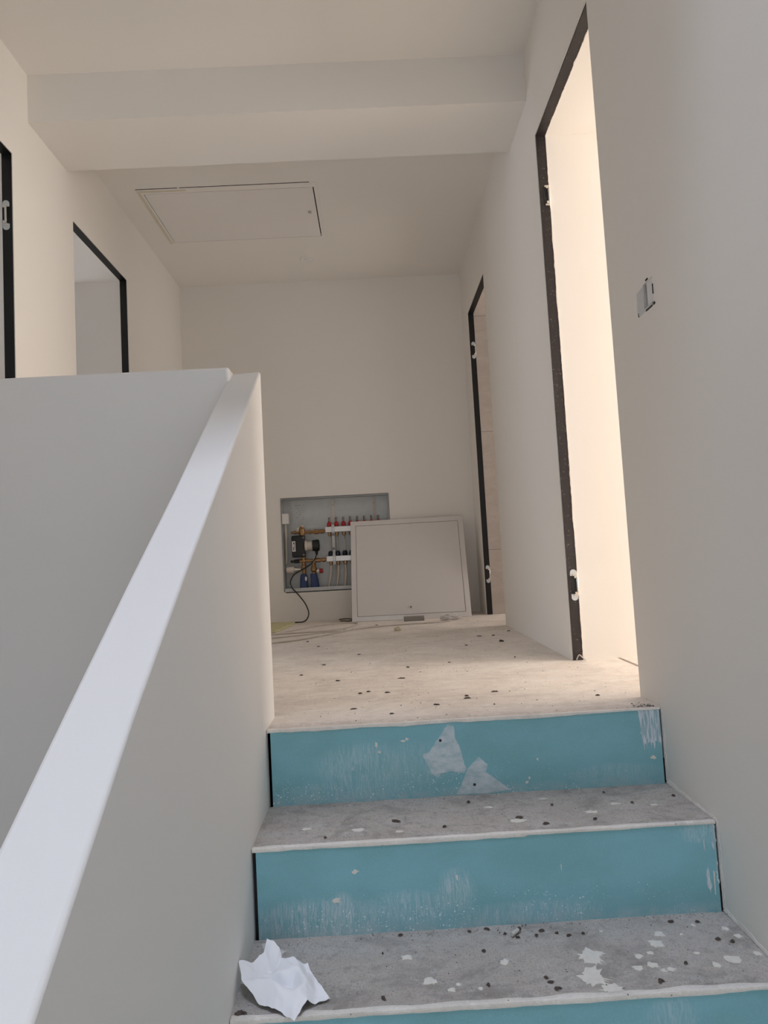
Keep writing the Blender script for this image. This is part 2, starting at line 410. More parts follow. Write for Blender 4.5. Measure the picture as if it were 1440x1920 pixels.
# sloped stair wall and guard wall
right_prof = [(1.912, 1.003), (1.6817, 0.8455), (1.3314, 0.6060), (1.0865, 0.4400), (0.8346, 0.2612), (0.687, 0.1440), (0.5866, 0.0640), (0.30, -0.170), (-0.2, -0.557), (-0.9, -1.10)]
left_prof = [(1.912, 1.000), (1.6817, 0.8400), (1.3314, 0.5940), (1.0865, 0.4300), (0.8346, 0.2570), (0.687, 0.1540), (0.5866, 0.0780), (0.30, -0.150), (-0.2, -0.540), (-0.9, -1.085)]
mb = MB(); XSL = -0.404
A = [mb.bm.verts.new((XSL, y, z)) for y, z in left_prof]; B = [mb.bm.verts.new((XL, y, z)) for y, z in right_prof]
ye = 1.905
A0 = [mb.bm.verts.new((XSL, (1.892 if i == 0 else y), -3.0)) for i, (y, z) in enumerate(left_prof)]; B0 = [mb.bm.verts.new((XL, (1.888 if i == 0 else y), -3.0)) for i, (y, z) in enumerate(right_prof)]
for i in range(len(A)-1):
    mb.bm.faces.new((A[i], A[i+1], B[i+1], B[i])); mb.bm.faces.new((A[i], A0[i], A0[i+1], A[i+1])); mb.bm.faces.new((B[i], B[i+1], B0[i+1], B0[i]))
mb.bm.faces.new((A[0], B[0], B0[0], A0[0])); mb.bm.faces.new((A[-1], A0[-1], B0[-1], B[-1])); mb.bm.faces.new(A0 + B0[::-1])
tag(mb.build('wall_stair', M_STAIRWALL, bevel=0.006, seg=3, angle=50), kind='structure')
tag(MB().box(XW, -0.394, 1.858, 1.93, -3.0, 1.0065).build('wall_guard', M_STAIRWALL, bevel=0.009, seg=3), kind='structure')

# ------------------------------------------------------------------ staircase
stairs = empty('staircase', (0, Y1, 0), label='concrete stair flight with teal plasterboard risers and dusty grey treads', cat='stairs', kind='structure')
masks = {0: [(-0.06, -0.105, 0.15, 0.070, 0.62, 0.30), (-0.10, -0.165, 0.20, 0.03, 0.5, 0.3), (0.06, -0.11, 0.14, 0.07, 0.35, 0.1), (0.6, -0.16, 0.14, 0.03, 0.35, 0.9)],
         1: [(-0.17, -0.355, 0.19, 0.055, 0.85, 0.12), (-0.115, -0.335, 0.035, 0.045, 0.9, 0.0), (0.03, -0.34, 0.12, 0.045, 0.6, 0.0), (0.14, -0.31, 0.05, 0.06, 0.7, 0.2), (0.30, -0.365, 0.2, 0.03, 0.5, 0.0), (0.70, -0.215, 0.07, 0.03, 0.7, 0.5)],
         2: [(0.50, -0.43, 0.06, 0.04, 0.5, 0.5), (0.2, -0.45, 0.1, 0.03, 0.4, 0.2)]}
NST = 8
risers = []
for k in range(NST):
    yf = Y1 - k*G; zt_ = -k*S; zb_ = zt_ - S
    mb = MB().box(XL+0.010, XR-0.006, yf, yf+0.0125, zb_-0.003, zt_-0.0015)
    risers.append(mb.build('riser', board('teal_board', masks.get(k, [(0.2, zt_-0.12, 0.2, 0.05, 0.4, 0.2)]), 1.3+k*2.1, zb_), stairs))
    # plaster bead along the nosing
    n = 140; mb = MB(); prev = None
    for i in range(n+1):
        x = XL+0.002 + (XR-XL-0.006)*i/n
        a = noise.noise(Vector((x*9, k*7.3, 0)))*0.5 + noise.noise(Vector((x*30, k*3.1, 4)))*0.3
        low = 0.0075 + 0.0045*a; back = 0.013 + 0.006*noise.noise(Vector((x*14, k*5+2, 8)))
        if k == 0 and x > 0.45: low *= max(0.35, 1-(x-0.45)*3)
        if k == 1 and x > 0.3: low *= 0.65
        pr = 0.0018 + 0.0012*noise.noise(Vector((x*50, k, 1)))
        q = [(yf+back, zt_-0.001), (yf+back-0.002, zt_+0.0010), (yf-pr, zt_+0.0012), (yf-pr-0.0006, zt_-0.003), (yf-0.0012, zt_-low), (yf+0.002, zt_-low+0.001)]
        ring = [mb.bm.verts.new((x, y, z)) for y, z in q]
        if prev:
            for j in range(len(q)): mb.bm.faces.new((prev[j], prev[(j+1) % 6], ring[(j+1) % 6], ring[j]))
        else: mb.bm.faces.new(ring)
        prev = ring
    mb.bm.faces.new(prev)
    mb.build('nosing', M_PLASTER, stairs, angle=60)
    if k < NST:
        y0 = yf - G
        if k == NST-1: y0 = YFR
        mb = MB(); nx, ny = 60, 14
        V = [[mb.bm.verts.new((XL + (XR-XL)*i/nx, y0+0.004 + (yf-0.0-y0-0.004)*j/ny, zb_ + 0.0018*noise.noise(Vector((i*.21, j*.3, k*9))) - 0.0012)) for j in range(ny+1)] for i in range(nx+1)]
        for i in range(nx):
            for j in range(ny): mb.bm.faces.new((V[i][j], V[i+1][j], V[i+1][j+1], V[i][j+1]))
        bmesh.ops.solidify(mb.bm, geom=mb.bm.faces[:], thickness=0.02)
        mb.build('tread', M_TREAD, stairs, angle=60)
mb = MB(); poly = []
for k in range(NST):
    poly += [(Y1-k*G+0.013, -k*S-0.003), (Y1-k*G+0.013, -(k+1)*S-0.024)]
poly += [(YFR, -NST*S-0.024), (YFR, -NST*S-0.3), (Y1+0.013, -0.6)]
mb.prism([p for p in poly], 0, XL+0.001, XR-0.001)
mb.build('core', M_CORE, stairs)
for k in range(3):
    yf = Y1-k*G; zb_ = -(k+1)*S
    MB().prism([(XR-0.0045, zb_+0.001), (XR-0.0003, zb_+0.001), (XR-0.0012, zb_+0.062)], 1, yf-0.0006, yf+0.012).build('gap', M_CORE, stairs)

# ragged plaster along the right wall where it meets the steps
prof = []
for k in range(4): prof += [(Y1-k*G, -k*S), (Y1-k*G, -(k+1)*S)]
prof = [(Y1+0.10, 0.0)] + prof
mb = MB(); prev = None; dist = 0.0
for a_, b_ in zip(prof[:-1], prof[1:]):
    A_, B_ = Vector(a_), Vector(b_); nn = max(2, int((B_-A_).length/0.006))
    vert = abs(B_.x-A_.x) < 1e-6
    for q in range(nn):
        p = A_.lerp(B_, q/nn); dist += 0.006
        wd = 0.006 + 0.010*abs(noise.noise(Vector((dist*14, 2, 5)))) + 0.004*noise.noise(Vector((dist*60, 8, 1)))
        o_ = Vector((-wd, wd*0.2)) if vert else Vector((0, wd))
        ring = [mb.bm.verts.new((XR-0.0022, p.x, p.y)), mb.bm.verts.new((XR+0.0004, p.x, p.y)), mb.bm.verts.new((XR+0.0004, p.x+o_.x, p.y+o_.y)), mb.bm.verts.new((XR-0.0006, p.x+o_.x, p.y+o_.y))]
        if prev:
            for j in range(4): mb.bm.faces.new((prev[j], prev[(j+1) % 4], ring[(j+1) % 4], ring[j]))
        else: mb.bm.faces.new(ring)
        prev = ring
mb.bm.faces.new(prev)
mb.build('plaster_edge', M_PLASTER, stairs, angle=60)
# white patches torn / smeared on the risers (thin skins on the board)
def skin_xz(name, pts, y, mat, parent, label=None, jitter=0.002, seed=0, th=0.0007, holes=()):
    P = []
    for i in range(len(pts)):
        a = Vector(pts[i]); b = Vector(pts[(i+1) % len(pts)]); n = max(2, int((b-a).length/0.006))
        for k in range(n):
            p = a.lerp(b, k/n)
            P.append((p.x + jitter*noise.noise(Vector((p.x*170, p.y*170, seed))), p.y + jitter*noise.noise(Vector((p.x*170, p.y*170, seed+9)))))
    mb = MB().prism(P, 1, y-th, y+0.0003)
    o = mb.build(name, mat, parent)
    if label: o['label'] = label
    return o
r0, r1, r2 = risers[0], risers[1], risers[2]
pA = [(0.164, -0.012), (0.18, -0.014), (0.182, -0.047), (0.193, -0.07), (0.2, -0.103), (0.207, -0.128), (0.2, -0.138), (0.168, -0.131), (0.14, -0.136), (0.132, -0.147), (0.116, -0.134), (0.094, -0.085), (0.113, -0.079)]
pB = [(0.242, -0.099), (0.264, -0.12), (0.256, -0.138), (0.283, -0.158), (0.319, -0.188), (0.258, -0.1925), (0.178, -0.192), (0.197, -0.157), (0.21, -0.128)]
skin_xz('torn_patch', pA, Y1, M_PATCH, r0, 'upper torn white patch with a screw hole')
skin_xz('torn_patch', pB, Y1, M_PATCH, r0, 'lower torn white patch with a screw hole', seed=3)
pC = [(0.670, -0.004), (0.726, -0.004)]
for i in range(16):
    x = 0.7265 - i*0.0032; pC.append((x, -0.080 - 0.022*abs(noise.noise(Vector((i*1.7, 3, 0)))) - (0.018 if i % 3 == 0 else 0) - 0.0006*i))
pC.append((0.674, -0.056))
skin_xz('brush_smear', pC, Y1, M_SMEAR, r0, 'white brushed smear in the upper right corner', jitter=0.003, seed=5)
skin_xz('brush_smear', [(0.7165, -0.198), (0.7265, -0.198), (0.7265, -0.34), (0.722, -0.31), (0.7225, -0.27), (0.718, -0.235)], Y1-G, M_SMEAR, r1, 'white smear along the right edge', jitter=0.005, seed=8)
skin_xz('brush_smear', [(0.703, -0.292), (0.706, -0.300), (0.709, -0.335), (0.707, -0.348), (0.700, -0.330), (0.699, -0.305)], Y1-G, M_SMEAR, r1, jitter=0.004, seed=9)
skin_xz('paint_drip', [(0.7155, -0.3), (0.7185, -0.302), (0.7175, -0.352), (0.7155, -0.352)], Y1-G, M_SPLAT, r1, jitter=0.0005)
for (x, z, sx, sz) in ((-0.026, -0.052, .006, .009), (-0.019, -0.072, .005, .005), (0.045, -0.047, .008, .003), (0.055, -0.043, .006, .004), (0.702, -0.126, .010, .006), (0.396, -0.114, .003, .005), (0.371, -0.160, .005, .005), (0.364, -0.172, .005, .006)):
    skin_xz('paint_fleck', [(x+sx*math.cos(a)*random.uniform(.35, 1.1), z+sz*math.sin(a)*random.uniform(.35, 1.1)) for a in [i*math.pi/5 for i in range(10)]], Y1, M_SPLAT, r0, jitter=0.001, seed=x*90)
for (x, z, sx, sz) in ((-0.083, -0.255, .0085, .006), (0.142, -0.281, .004, .006), (-0.127, -0.315, .010, .008), (0.376, -0.273, .0012, .011), (0.70, -0.245, .0015, .014)):
    skin_xz('paint_fleck', [(x+sx*math.cos(a)*random.uniform(.35, 1.1), z+sz*math.sin(a)*random.uniform(.35, 1.1)) for a in [i*math.pi/5 for i in range(10)]], Y1-G, M_SPLAT, r1, jitter=0.001, seed=x*90)
for (x, z, p) in ((0.143, -0.051, r0), (0.226, -0.169, r0)):
    MB().lathe((x, Y1-0.0004, z), (0, -1, 0), [(0, 0.0062), (0.0012, 0.0060)], 18).build('screw_rim', M_PATCH, p)
    MB().lathe((x, Y1-0.0010, z), (0, -1, 0), [(0, 0.0042), (0.0010, 0.0036)], 14).build('screw_head', M_SEAM, p)

# paint splats on the lower visible tread
def splat(x, y, z, r, spikes, parent, el=1.0, seed=0, mat=None):
    n = 48; P = []
    for i in range(n):
        a = 2*math.pi*i/n
        rr = r*0.88*(1 + 0.55*noise.noise(Vector((math.cos(a)*1.5, math.sin(a)*1.5, seed))) + 0.30*noise.noise(Vector((math.cos(a)*5, math.sin(a)*5, seed+1))) + (spikes*max(0, noise.noise(Vector((math.cos(a)*9, math.sin(a)*9, seed+3))))))
        P.append((x+rr*math.cos(a)*el, y+rr*math.sin(a)))
    return MB().prism(P, 2, z-0.0020, z+0.0004).build('paint_splat', mat or M_SPLAT, parent)
z2 = -2*S
for i, (x, y, r, sp, el) in enumerate(((0.375, 1.312, .024, 1.1, 1.1), (0.393, 1.378, .022, 1.2, 1.0), (0.395, 1.275, .015, .9, 1.3), (0.469, 1.331, .0095, .1, 1.1), (0.499, 1.336, .0105, .1, 1), (0.534, 1.406, .013, .2, 1.2), (0.556, 1.437, .010, .5, 1.1), (0.660, 1.339, .015, .2, 1.1), (0.619, 1.325, .008, .1, 1.1), (0.699, 1.440, .008, .2, 1.1), (0.215, 1.375, .009, .2, 1.2), (0.528, 1.320, .007, .1, 1.3), (0.485, 1.366, .008, .1, 1.1), (0.511, 1.375, .007, .2, 1.1), (0.601, 1.365, .005, .1, 1.2), (0.716, 1.352, .007, .2, 1.1), (0.712, 1.412, .008, .2, 1.1), (0.06, 1.330, .012, .3, 1.1), (0.10, 1.302, .007, .2, 1.1), (0.115, 1.316, .005, .2, 1), (0.155, 1.300, .005, .1, 1), (0.02, 1.41, .009, .2, 1.4), (-0.28, 1.485, .013, .8, 1.2), (-0.255, 1.455, .014, .9, 1.3), (0.44, 1.46, .004, .1, 1), (0.515, 1.318, .006, .3, 1.2), (0.64, 1.46, .005, .3, 1), (0.60, 1.43, .004, .3, 1))):
    splat(x, y, z2, r, sp, stairs, el, seed=i*2.3)
for i, (x, y, r, sp, el) in enumerate(((-0.075, 1.578, .010, .3, 1.7), (0.30, 1.575, .012, .3, 1.6), (0.48, 1.60, .009, .3, 1.8), (0.55, 1.64, .007, .5, 2), (0.245, 1.665, .007, .5, 1.8), (0.02, 1.555, .006, .3, 1.8), (0.39, 1.70, .006, .4, 1.8), (-0.20, 1.60, .007, .4, 1.6), (0.64, 1.62, .005, .3, 1.8))):
    splat(x, y, -S, r, sp, stairs, el, seed=50+i*2.3)

# ------------------------------------------------------------------ door frames
def hinge(parent, xa, yf, z0, side, caps=True):
    """concealed hinge in a jamb facing -Y; side +1 right wall, -1 left wall; xa = jamb centre x"""
    h = 0.120; r = 0.0130; zc = z0 + h/2
    def cap(zs, up):
        P = [(xa+r*math.cos(a), zs+up*r*math.sin(a)) for a in [math.pi*i/12 for i in range(13)]]
        P += [(xa-r, zs-up*0.012), (xa+r, zs-up*0.012)]
        return MB().prism(P, 1, yf-0.0025, yf+0.001)
    body = MB().box(xa-0.009, xa+0.009, yf-0.0012, yf+0.001, zc-0.034, zc+0.034).build('hinge', M_BLACK, parent)
    if caps:
        cap(z0+h-r, 1).build('hinge_cap', M_CAP, body); cap(z0+r, -1).build('hinge_cap', M_CAP, body)
    ar = MB(); xs = xa + side*0.004
    ar.box(xs-0.004, xs+0.009, yf-0.012, yf-0.002, zc+0.026, zc+0.036); ar.box(xs-0.004, xs+0.009, yf-0.012, yf-0.002, zc-0.036, zc-0.026)
    ar.tube([(xs+0.007, yf-0.010, zc-0.030), (xs+0.007, yf-0.010, zc+0.030)], 0.0042, 12)
    ar.box(xs-0.008, xs+0.011, yf-0.006, yf-0.002, zc+0.034, zc+0.042); ar.box(xs-0.008, xs+0.011, yf-0.006, yf-0.002, zc-0.042, zc-0.034)
    ar.build('hinge_arm', M_CHROME, body, bevel=0.001)
def door(n, label, wallx, side, ya, yb, mat, hinges, caps=(True, True)):
    e = empty('door_%d' % n, (wallx, (ya+yb)/2, 0), label=label, cat='door frame', kind='structure')
    xa, xb = sorted((wallx + side*(SK+0.0002), wallx + side*(FD-0.0005)))
    for (p, q) in ((ya-0.0215, ya), (yb, yb+0.0215)):
        MB().box(xa, xb, p, q, 0.0005, HD+0.0215).build('jamb', mat, e)
    MB().box(xa, xb, ya, yb, HD, HD+0.0215).build('lintel', mat, e)
    # rebate step seen as a thin second line
    xs0, xs1 = sorted((wallx + side*0.006, wallx + side*0.008))
    for hz, cp in zip(hinges, caps): hinge(e, wallx + side*0.0255, yb, hz, side, cp)
    return e
d1 = door(1, 'dark concealed door frame beside the stairs opening to the bright room', XR, 1, *D1, M_FRAME_WORN_LIT, (0.228, 1.787), (True, False))
door(2, 'black concealed door frame near the back wall on the right', XR, 1, *D2, M_FRAME, (0.215, 1.777))
door(3, 'black concealed door frame at the left picture edge', XW, -1, *D3, M_FRAME, (1.79,))
door(4, 'black concealed door frame on the left wall behind the guard wall', XW, -1, *D4, M_FRAME, ())
# ragged plaster edges on door 1
def ragged(p_of, n, seed, name='plaster_edge', mat=None):
    mb = MB(); prev = None
    for i in range(n+1):
        t = i/n; a = 0.0035*abs(noise.noise(Vector((t*60, seed, 0)))) + 0.004*max(0, noise.noise(Vector((t*17, seed, 3))))
        q = [mb.bm.verts.new(p) for p in p_of(t, a)]
        if prev:
            for j in range(4): mb.bm.faces.new((prev[j], prev[(j+1) % 4], q[(j+1) % 4], q[j]))
        else: mb.bm.faces.new(q)
        prev = q
    mb.bm.faces.new(prev)
    mb.build(name, mat or M_PLASTER, d1, angle=20)
ragged(lambda t, a: [(XR+FD+0.002, D1[1]-0.0015, t*HD), (XR+FD-a, D1[1]-0.0015, t*HD), (XR+FD-a, D1[1]+0.0005, t*HD), (XR+FD+0.002, D1[1]+0.0005, t*HD)], 260, 1)
ragged(lambda t, a: [(XR+FD+0.002, D1[0]+t*(D1[1]-D1[0]), HD-0.0015), (XR+FD-a, D1[0]+t*(D1[1]-D1[0]), HD-0.0015), (XR+FD-a, D1[0]+t*(D1[1]-D1[0]), HD+0.0005), (XR+FD+0.002, D1[0]+t*(D1[1]-D1[0]), HD+0.0005)], 120, 6)
# crumpled end of paper tape at the foot of the jamb
mb = MB().tube(catmull([(0.745, 2.530, 0.004), (0.755, 2.526, 0.022), (0.766, 2.522, 0.012), (0.776, 2.516, 0.003)]), 0.0022, 8)
tag(mb.build('tape_scrap', M_CRUMB), 'small curled white tape scrap at the foot of the dark door jamb', 'tape scrap')
# expansion joint in the threshold
tag(MB().box(0.908, 0.918, D1[0], D1[1]-0.001, 0.0002, 0.0009).build('trim_2', plain('joint_sealant', (0.32, 0.26, 0.22, 1), 0.9)), kind='structure')

# ------------------------------------------------------------------ ceiling hatch and light cover
ht = empty('ceiling_hatch', ((HX0+HX1)/2, (HY0+HY1)/2, Z_HALL), label='rectangular white access hatch flush in the hall ceiling', cat='hatch')
g_ = 0.005
mb = MB(); mb.box(HX0+g_*0.8, HX1-g_*1.3, HY0+0.024, HY1-g_*0.7, Z_HALL-0.001, Z_HALL+0.012); mb.build('panel', M_HATCH, ht)
mb = MB(); grid_wall(mb, 2, Z_HALL-0.0022, Z_HALL+0.001, HX0-0.028, HX1+0.022, HY0-0.024, HY1+0.016, [(HX0, HX1, HY0+0.020, HY1)])
mb.build('frame', M_CEIL, ht, bevel=0.001)
mb = MB(); mb.box(HX0-0.028, HX0-0.010, HY0-0.01, HY1+0.010, Z_HALL-0.0030, Z_HALL-0.0021); mb.box(HX0-0.010, HX0+0.24, HY0-0.012, HY0+0.004, Z_HALL-0.0030, Z_HALL-0.0021)
o = mb.build('filler', M_STAIN, ht); o['label'] = 'yellowed filler along the left edge'
mb = MB(); mb.box(HX0-0.028, HX0+0.20, HY0-0.029, HY0-0.0245, Z_HALL-0.0012, Z_HALL+0.001); mb.box(HX0+0.212, HX1-0.02, HY0-0.029, HY0-0.0245, Z_HALL-0.0012, Z_HALL+0.001)
mb.build('seam', M_SEAM, ht)
MB().box(HX0, HX1, HY0, HY1, Z_HALL+0.02, Z_HALL+0.03).build('backing', M_SEAM, ht)
MB().box(-0.296, -0.276, 3.770, 3.800, Z_HALL-0.0025, Z_HALL).build('latch', M_GALV, ht, bevel=0.002)
lc = empty('light_cover', (-0.3617, 4.405, Z_HALL), label='small round white cover flush in the ceiling behind the hatch', cat='light cover')
MB().lathe((-0.3617, 4.405, Z_HALL+0.0005), (0, 0, -1), [(0, 0.054), (0.005, 0.052), (0.0065, 0.046), (0.0040, 0.040)], 40).build('rim', M_CEIL, lc)
MB().lathe((-0.3617, 4.405, Z_HALL-0.0025), (0, 0, -1), [(0, 0.028), (0.005, 0.026), (0.0055, 0.022)], 32).build('lens', M_WHITE, lc)

# ------------------------------------------------------------------ wall box hole and covered switch box
sb = empty('socket_box', (XR, 1.634, 1.074), label='open socket recess with torn plaster edges in the right stair wall', cat='socket')
MB().box(XR+0.030, XR+0.033, hole[0], hole[1], hole[2], hole[3]).build('back_plate', M_GALV, sb)
mb = MB(); mb.box(XR+0.002, XR+0.030, 1.604, 1.644, 1.046, 1.108); mb.build('insert', M_ROOM, sb, bevel=0.002)
mb = MB().prism([(1.655, 1.104), (1.700, 1.100), (1.704, 1.045), (1.690, 1.035), (1.64, 1.038), (1.612, 1.034), (1.612, 1.042), (1.66, 1.044)], 0, XR-0.0012, XR+0.0003)
mb.build('plaster_ring', plain('grey_filler', (0.66, 0.665, 0.67, 1), 0.8, 0, 0.2, 60), sb)
for (a, b, c, d) in ((1.6015, 1.604, 1.062, 1.088), (1.612, 1.650, 1.034, 1.038), (1.597, 1.606, 1.034, 1.040), (1.696, 1.699, 1.036, 1.046), (1.628, 1.640, 1.110, 1.114)):
    MB().box(XR-0.0018, XR+0.0003, a, b, c, d).build('crack', M_SEAM, sb)
mb = MB().prism([(3.49, 1.07), (3.56, 1.108), (3.64, 1.104), (3.675, 1.05), (3.65, 1.010), (3.54, 0.985), (3.50, 1.0)], 0, XR-0.0016, XR+0.0003)
tag(mb.build('box_cover', M_WALL, bevel=0.0006), 'faint painted-over switch box cover on the right hall wall', 'switch cover')

# ------------------------------------------------------------------ manifold cabinet in the back wall
YC = 4.80
cab = empty('manifold_cabinet', ((CX0+CX1)/2, YB, CZ0), label='galvanised heating manifold cabinet recessed in the back wall', cat='cabinet')
YK = 4.872
MB().box(CX0+.004, CX1-.004, YK, YK+0.002, CZ0+.004, CZ1-.004).build('back_plate', M_GALV, cab)
for a, b in ((CX0+.001, CX0+.004), (CX1-.004, CX1-.001)): MB().box(a, b, YB-.001, YK, CZ0+.001, CZ1-.001).build('side_panel', M_GALV, cab)
mb = MB(); mb.box(CX0+.004, CX1-.004, YB-.001, YK, CZ1-.004, CZ1-.001); mb.build('top_panel', M_GALV, cab)
mb = MB(); mb.box(CX0+.004, CX1-.004, YB-.0005, YK, CZ0+.001, CZ0+.004); mb.box(CX0+.006, CX1-.006, YB+0.001, YB+0.003, CZ0+.004, CZ0+.026)
mb.build('bottom_lip', M_GALV, cab)
mb = MB(); mb.box(CX0-.002, CX1+.002, YB-.003, YB+.0005, CZ1-.001, CZ1+.006); mb.box(CX1-.001, CX1+.003, YB-.003, YB+.0005, CZ0, CZ1)
mb.box(CX0-.002, CX0+.002, YB-.003, YB+.0005, CZ0, CZ1)
mb.build('flange', M_GALV_DK, cab)
mb = MB(); mb.box(CX0+0.01, CX1, YB-.0015, YB+.0005, CZ0-.006, CZ0); mb.build('gap', M_SEAM, cab)
for x in (-0.302, 0.004):
    o = MB().box(x-.009, x+.009, YK-.008, YK, 0.30, 0.872).build('rail', M_CREAM, cab)
    MB().lathe((x, YK-.008, 0.835), (0, -1, 0), [(0, .003), (.002, .003)], 10).build('rail_screw', M_BLACK, o)
rnd = random.Random(3)   # hand-written pencil notes, too faint to read
for row in range(9):
    z = 0.845 - row*0.018
    for x in ([-0.628, -0.596, -0.573] if row < 2 else [-0.570]) + [-0.585, -0.548, -0.53] * (row < 7):
        if rnd.random() < 0.8:
            xx = x + rnd.uniform(0, .014); zz = z + rnd.uniform(-.002, .002)
            MB().prism([(xx, zz-.004), (xx+.0012, zz-.004), (xx+.0014, zz+.002), (xx+.007, zz+.0022), (xx+.007, zz+.0034), (xx, zz+.0033)], 1, YK-.0006, YK+.0002).build('pencil_note', M_INK, cab)
for x, z in ((-0.573, 0.402), (-0.306, 0.304), (-0.575, 0.845), (-0.548, 0.845)): MB().lathe((x, YK, z), (0, -1, 0), [(0, .0028), (.0008, .0028)], 10).build('rivet', M_BLACK, cab)

jb = empty('junction_box', (-0.648, YB+0.02, 0.705), label='small white junction box inside the left side of the manifold cabinet', cat='junction box')
MB().box(-0.667, -0.622, YB+0.005, YB+0.055, 0.707, 0.780).build('box', M_WHITE, jb, bevel=0.003)
MB().box(-0.667, -0.621, YB+0.000, YB+0.0045, 0.706, 0.781).build('lid', M_WHITE, jb, bevel=0.002)
o = MB().tube(catmull([(-0.650, YC, 0.707), (-0.648, YC, 0.62), (-0.650, YC, 0.52), (-0.652, YC, 0.455), (-0.658, YC+.01, 0.42)]), 0.0058, 10)
tag(o.build('conduit', M_CREAM), 'cream flexible conduit running down below the white junction box', 'conduit')

MX = [-0.329, -0.277, -0.225, -0.175, -0.123, -0.072, -0.020, 0.032]
# supply manifold
sm = empty('supply_manifold', (-0.13, YC, 0.629), label='upper steel manifold bar with red flow meters', cat='manifold')
MB().box(-0.360, 0.062, YC-.020, YC+.020, 0.630, 0.671).build('bar', M_ALU, sm, bevel=0.003)
rm = empty('return_manifold', (-0.13, YC, 0.416), label='lower steel manifold bar with dark blue valve caps', cat='manifold')
MB().box(-0.361, 0.062, YC-.020, YC+.020, 0.417, 0.457).build('bar', M_ALU, rm, bevel=0.003)
for i, x in enumerate(MX):
    fm = MB().lathe((x, YC, 0.671), (0, 0, 1), [(0, .012), (.004, .016), (.010, .017), (.022, .0165), (.032, .012), (.036, .008)], 20).build('flow_meter', M_RED, sm)
    MB().lathe((x, YC, 0.7065), (0, 0, 1), [(0, .0075), (.020, .0085), (.030, .0075), (.033, .0075), (.0331, .003)], 14).build('sight_glass', M_GLASS, fm)
    MB().lathe((x, YC, 0.6300), (0, 0, -1), [(0, .010), (.006, .010), (.0065, .0145), (.017, .0145), (.0175, .011), (.028, .009)], 6).build('pipe_fitting', M_BRASS, sm)
    MB().lathe((x, YC, 0.457), (0, 0, 1), [(0, .017), (.004, .0185), (.024, .0175), (.034, .013), (.0365, .010)], 20).build('valve_cap', M_NAVY, rm)
    MB().lathe((x, YC, 0.417), (0, 0, -1), [(0, .010), (.006, .010), (.0065, .0145), (.017, .0145), (.0175, .011), (.028, .009)], 6).build('pipe_fitting', M_BRASS, rm)
    gp = 'beige heating pipes below the manifold bars'
    p = MB().tube(catmull([(x+.004, YC+.006, 0.6005), (x+.002, YC+.034, 0.55), (x-.004, YC+.042, 0.40), (x-.025+.02*(i/7), YC+.034, CZ0+.012)]), 0.0062, 10)
    tag(p.build('heating_pipe', M_PIPE, loc=(x, YC, 0.4)), 'beige heating pipe hanging below the upper manifold bar', 'pipe', 'rear heating pipes in the cabinet')
    p = MB().tube(catmull([(x, YC, 0.389), (x-.004+.003*i, YC+.001, 0.33), (x-.030+.010*i, YC+.004, CZ0+.006)]), 0.0072, 10)
    tag(p.build('heating_pipe', M_PIPE, loc=(x, YC, 0.3)), 'beige heating pipe hanging below the lower manifold bar', 'pipe', 'front heating pipes in the cabinet')
for xb in (-0.303, 0.004):
    mb = MB(); mb.box(xb-.011, xb+.011, YC-.0225, YC-.0205, 0.612, 0.685); mb.box(xb-.011, xb+.011, YC-.0225, YC-.0205, 0.395, 0.470)
    mb.box(xb-.010, xb+.010, YC-.020, YC-.018, 0.47, 0.612)
    o = mb.build('bracket', M_GALV, sm, bevel=0.001)
    for z in (0.648, 0.436): MB().box(xb-.005, xb+.005, YC-.0245, YC-.0225, z-.014, z+.014).build('clip', M_ALU, o)
    MB().lathe((xb, YC-.0195, 0.51), (0, -1, 0), [(0, .010), (.008, .010)], 14).build('bolt', M_GALV_DK, o)
    MB().lathe((xb, YC-.0195, 0.612), (0, -1, 0), [(0, .010), (.008, .010)], 14).build('bolt', M_GALV_DK, o)

# brass pipework, pump, thermostat head
ub = empty('brass_union', (-0.48, YC, 0.64), label='brass valve and union left of the upper manifold bar', cat='valve')
MB().lathe((-0.612, YC, 0.642), (1, 0, 0), [(0, .008), (.02, .008), (.022, .012), (.035, .012), (.036, .009), (.06, .009)], 14).build('spigot', M_BRASS, ub)
MB().lathe((-0.531, YC, 0.612), (0, 0, 1), [(0, .018), (.012, .020), (.03, .022), (.055, .020), (.060, .014), (.072, .013)], 18).build('valve_body', M_BRASS, ub)
MB().lathe((-0.527, YC, 0.684), (0, 0, 1), [(0, .013), (.006, .012)], 16).build('white_knob', M_WHITE, ub)
MB().lathe((-0.56, YC-.004, 0.648), (0, 0, 1), [(0, .009), (.028, .009)], 14).build('sensor_sleeve', M_CREAM, ub)
MB().lathe((-0.515, YC, 0.640), (1, 0, 0), [(0, .011), (.035, .010), (.036, .015), (.050, .015), (.051, .011), (.072, .011), (.073, .018), (.105, .018), (.106, .013), (.118, .013), (.119, .016), (.142, .016), (.143, .010), (.156, .010)], 8).build('union_nut', M_BRASS, ub)
pm = empty('circulation_pump', (-0.51, YC, 0.46), label='black circulation pump between the two brass pipes in the cabinet', cat='pump')
MB().box(-0.608, -0.512, YC-.03, YC+.035, 0.460, 0.618).build('control_box', M_BLACK, pm, bevel=0.008)
MB().box(-0.6035, -0.580, YC-.0315, YC-.0300, 0.503, 0.578).build('data_label', M_WHITE, pm)
mb = MB(); mb.box(-0.594, -0.586, YC-.0325, YC-.0315, 0.556, 0.571); mb.box(-0.595, -0.589, YC-.0325, YC-.0315, 0.51, 0.535); mb.box(-0.590, -0.587, YC-.0325, YC-.0315, 0.53, 0.56)
mb.build('label_print', M_BLACK, pm)
for z in (0.602, 0.476): MB().lathe((-0.522, YC-.030, z), (0, -1, 0), [(0, .008), (.006, .007)], 12).build('flange_screw', M_GALV_DK, pm)
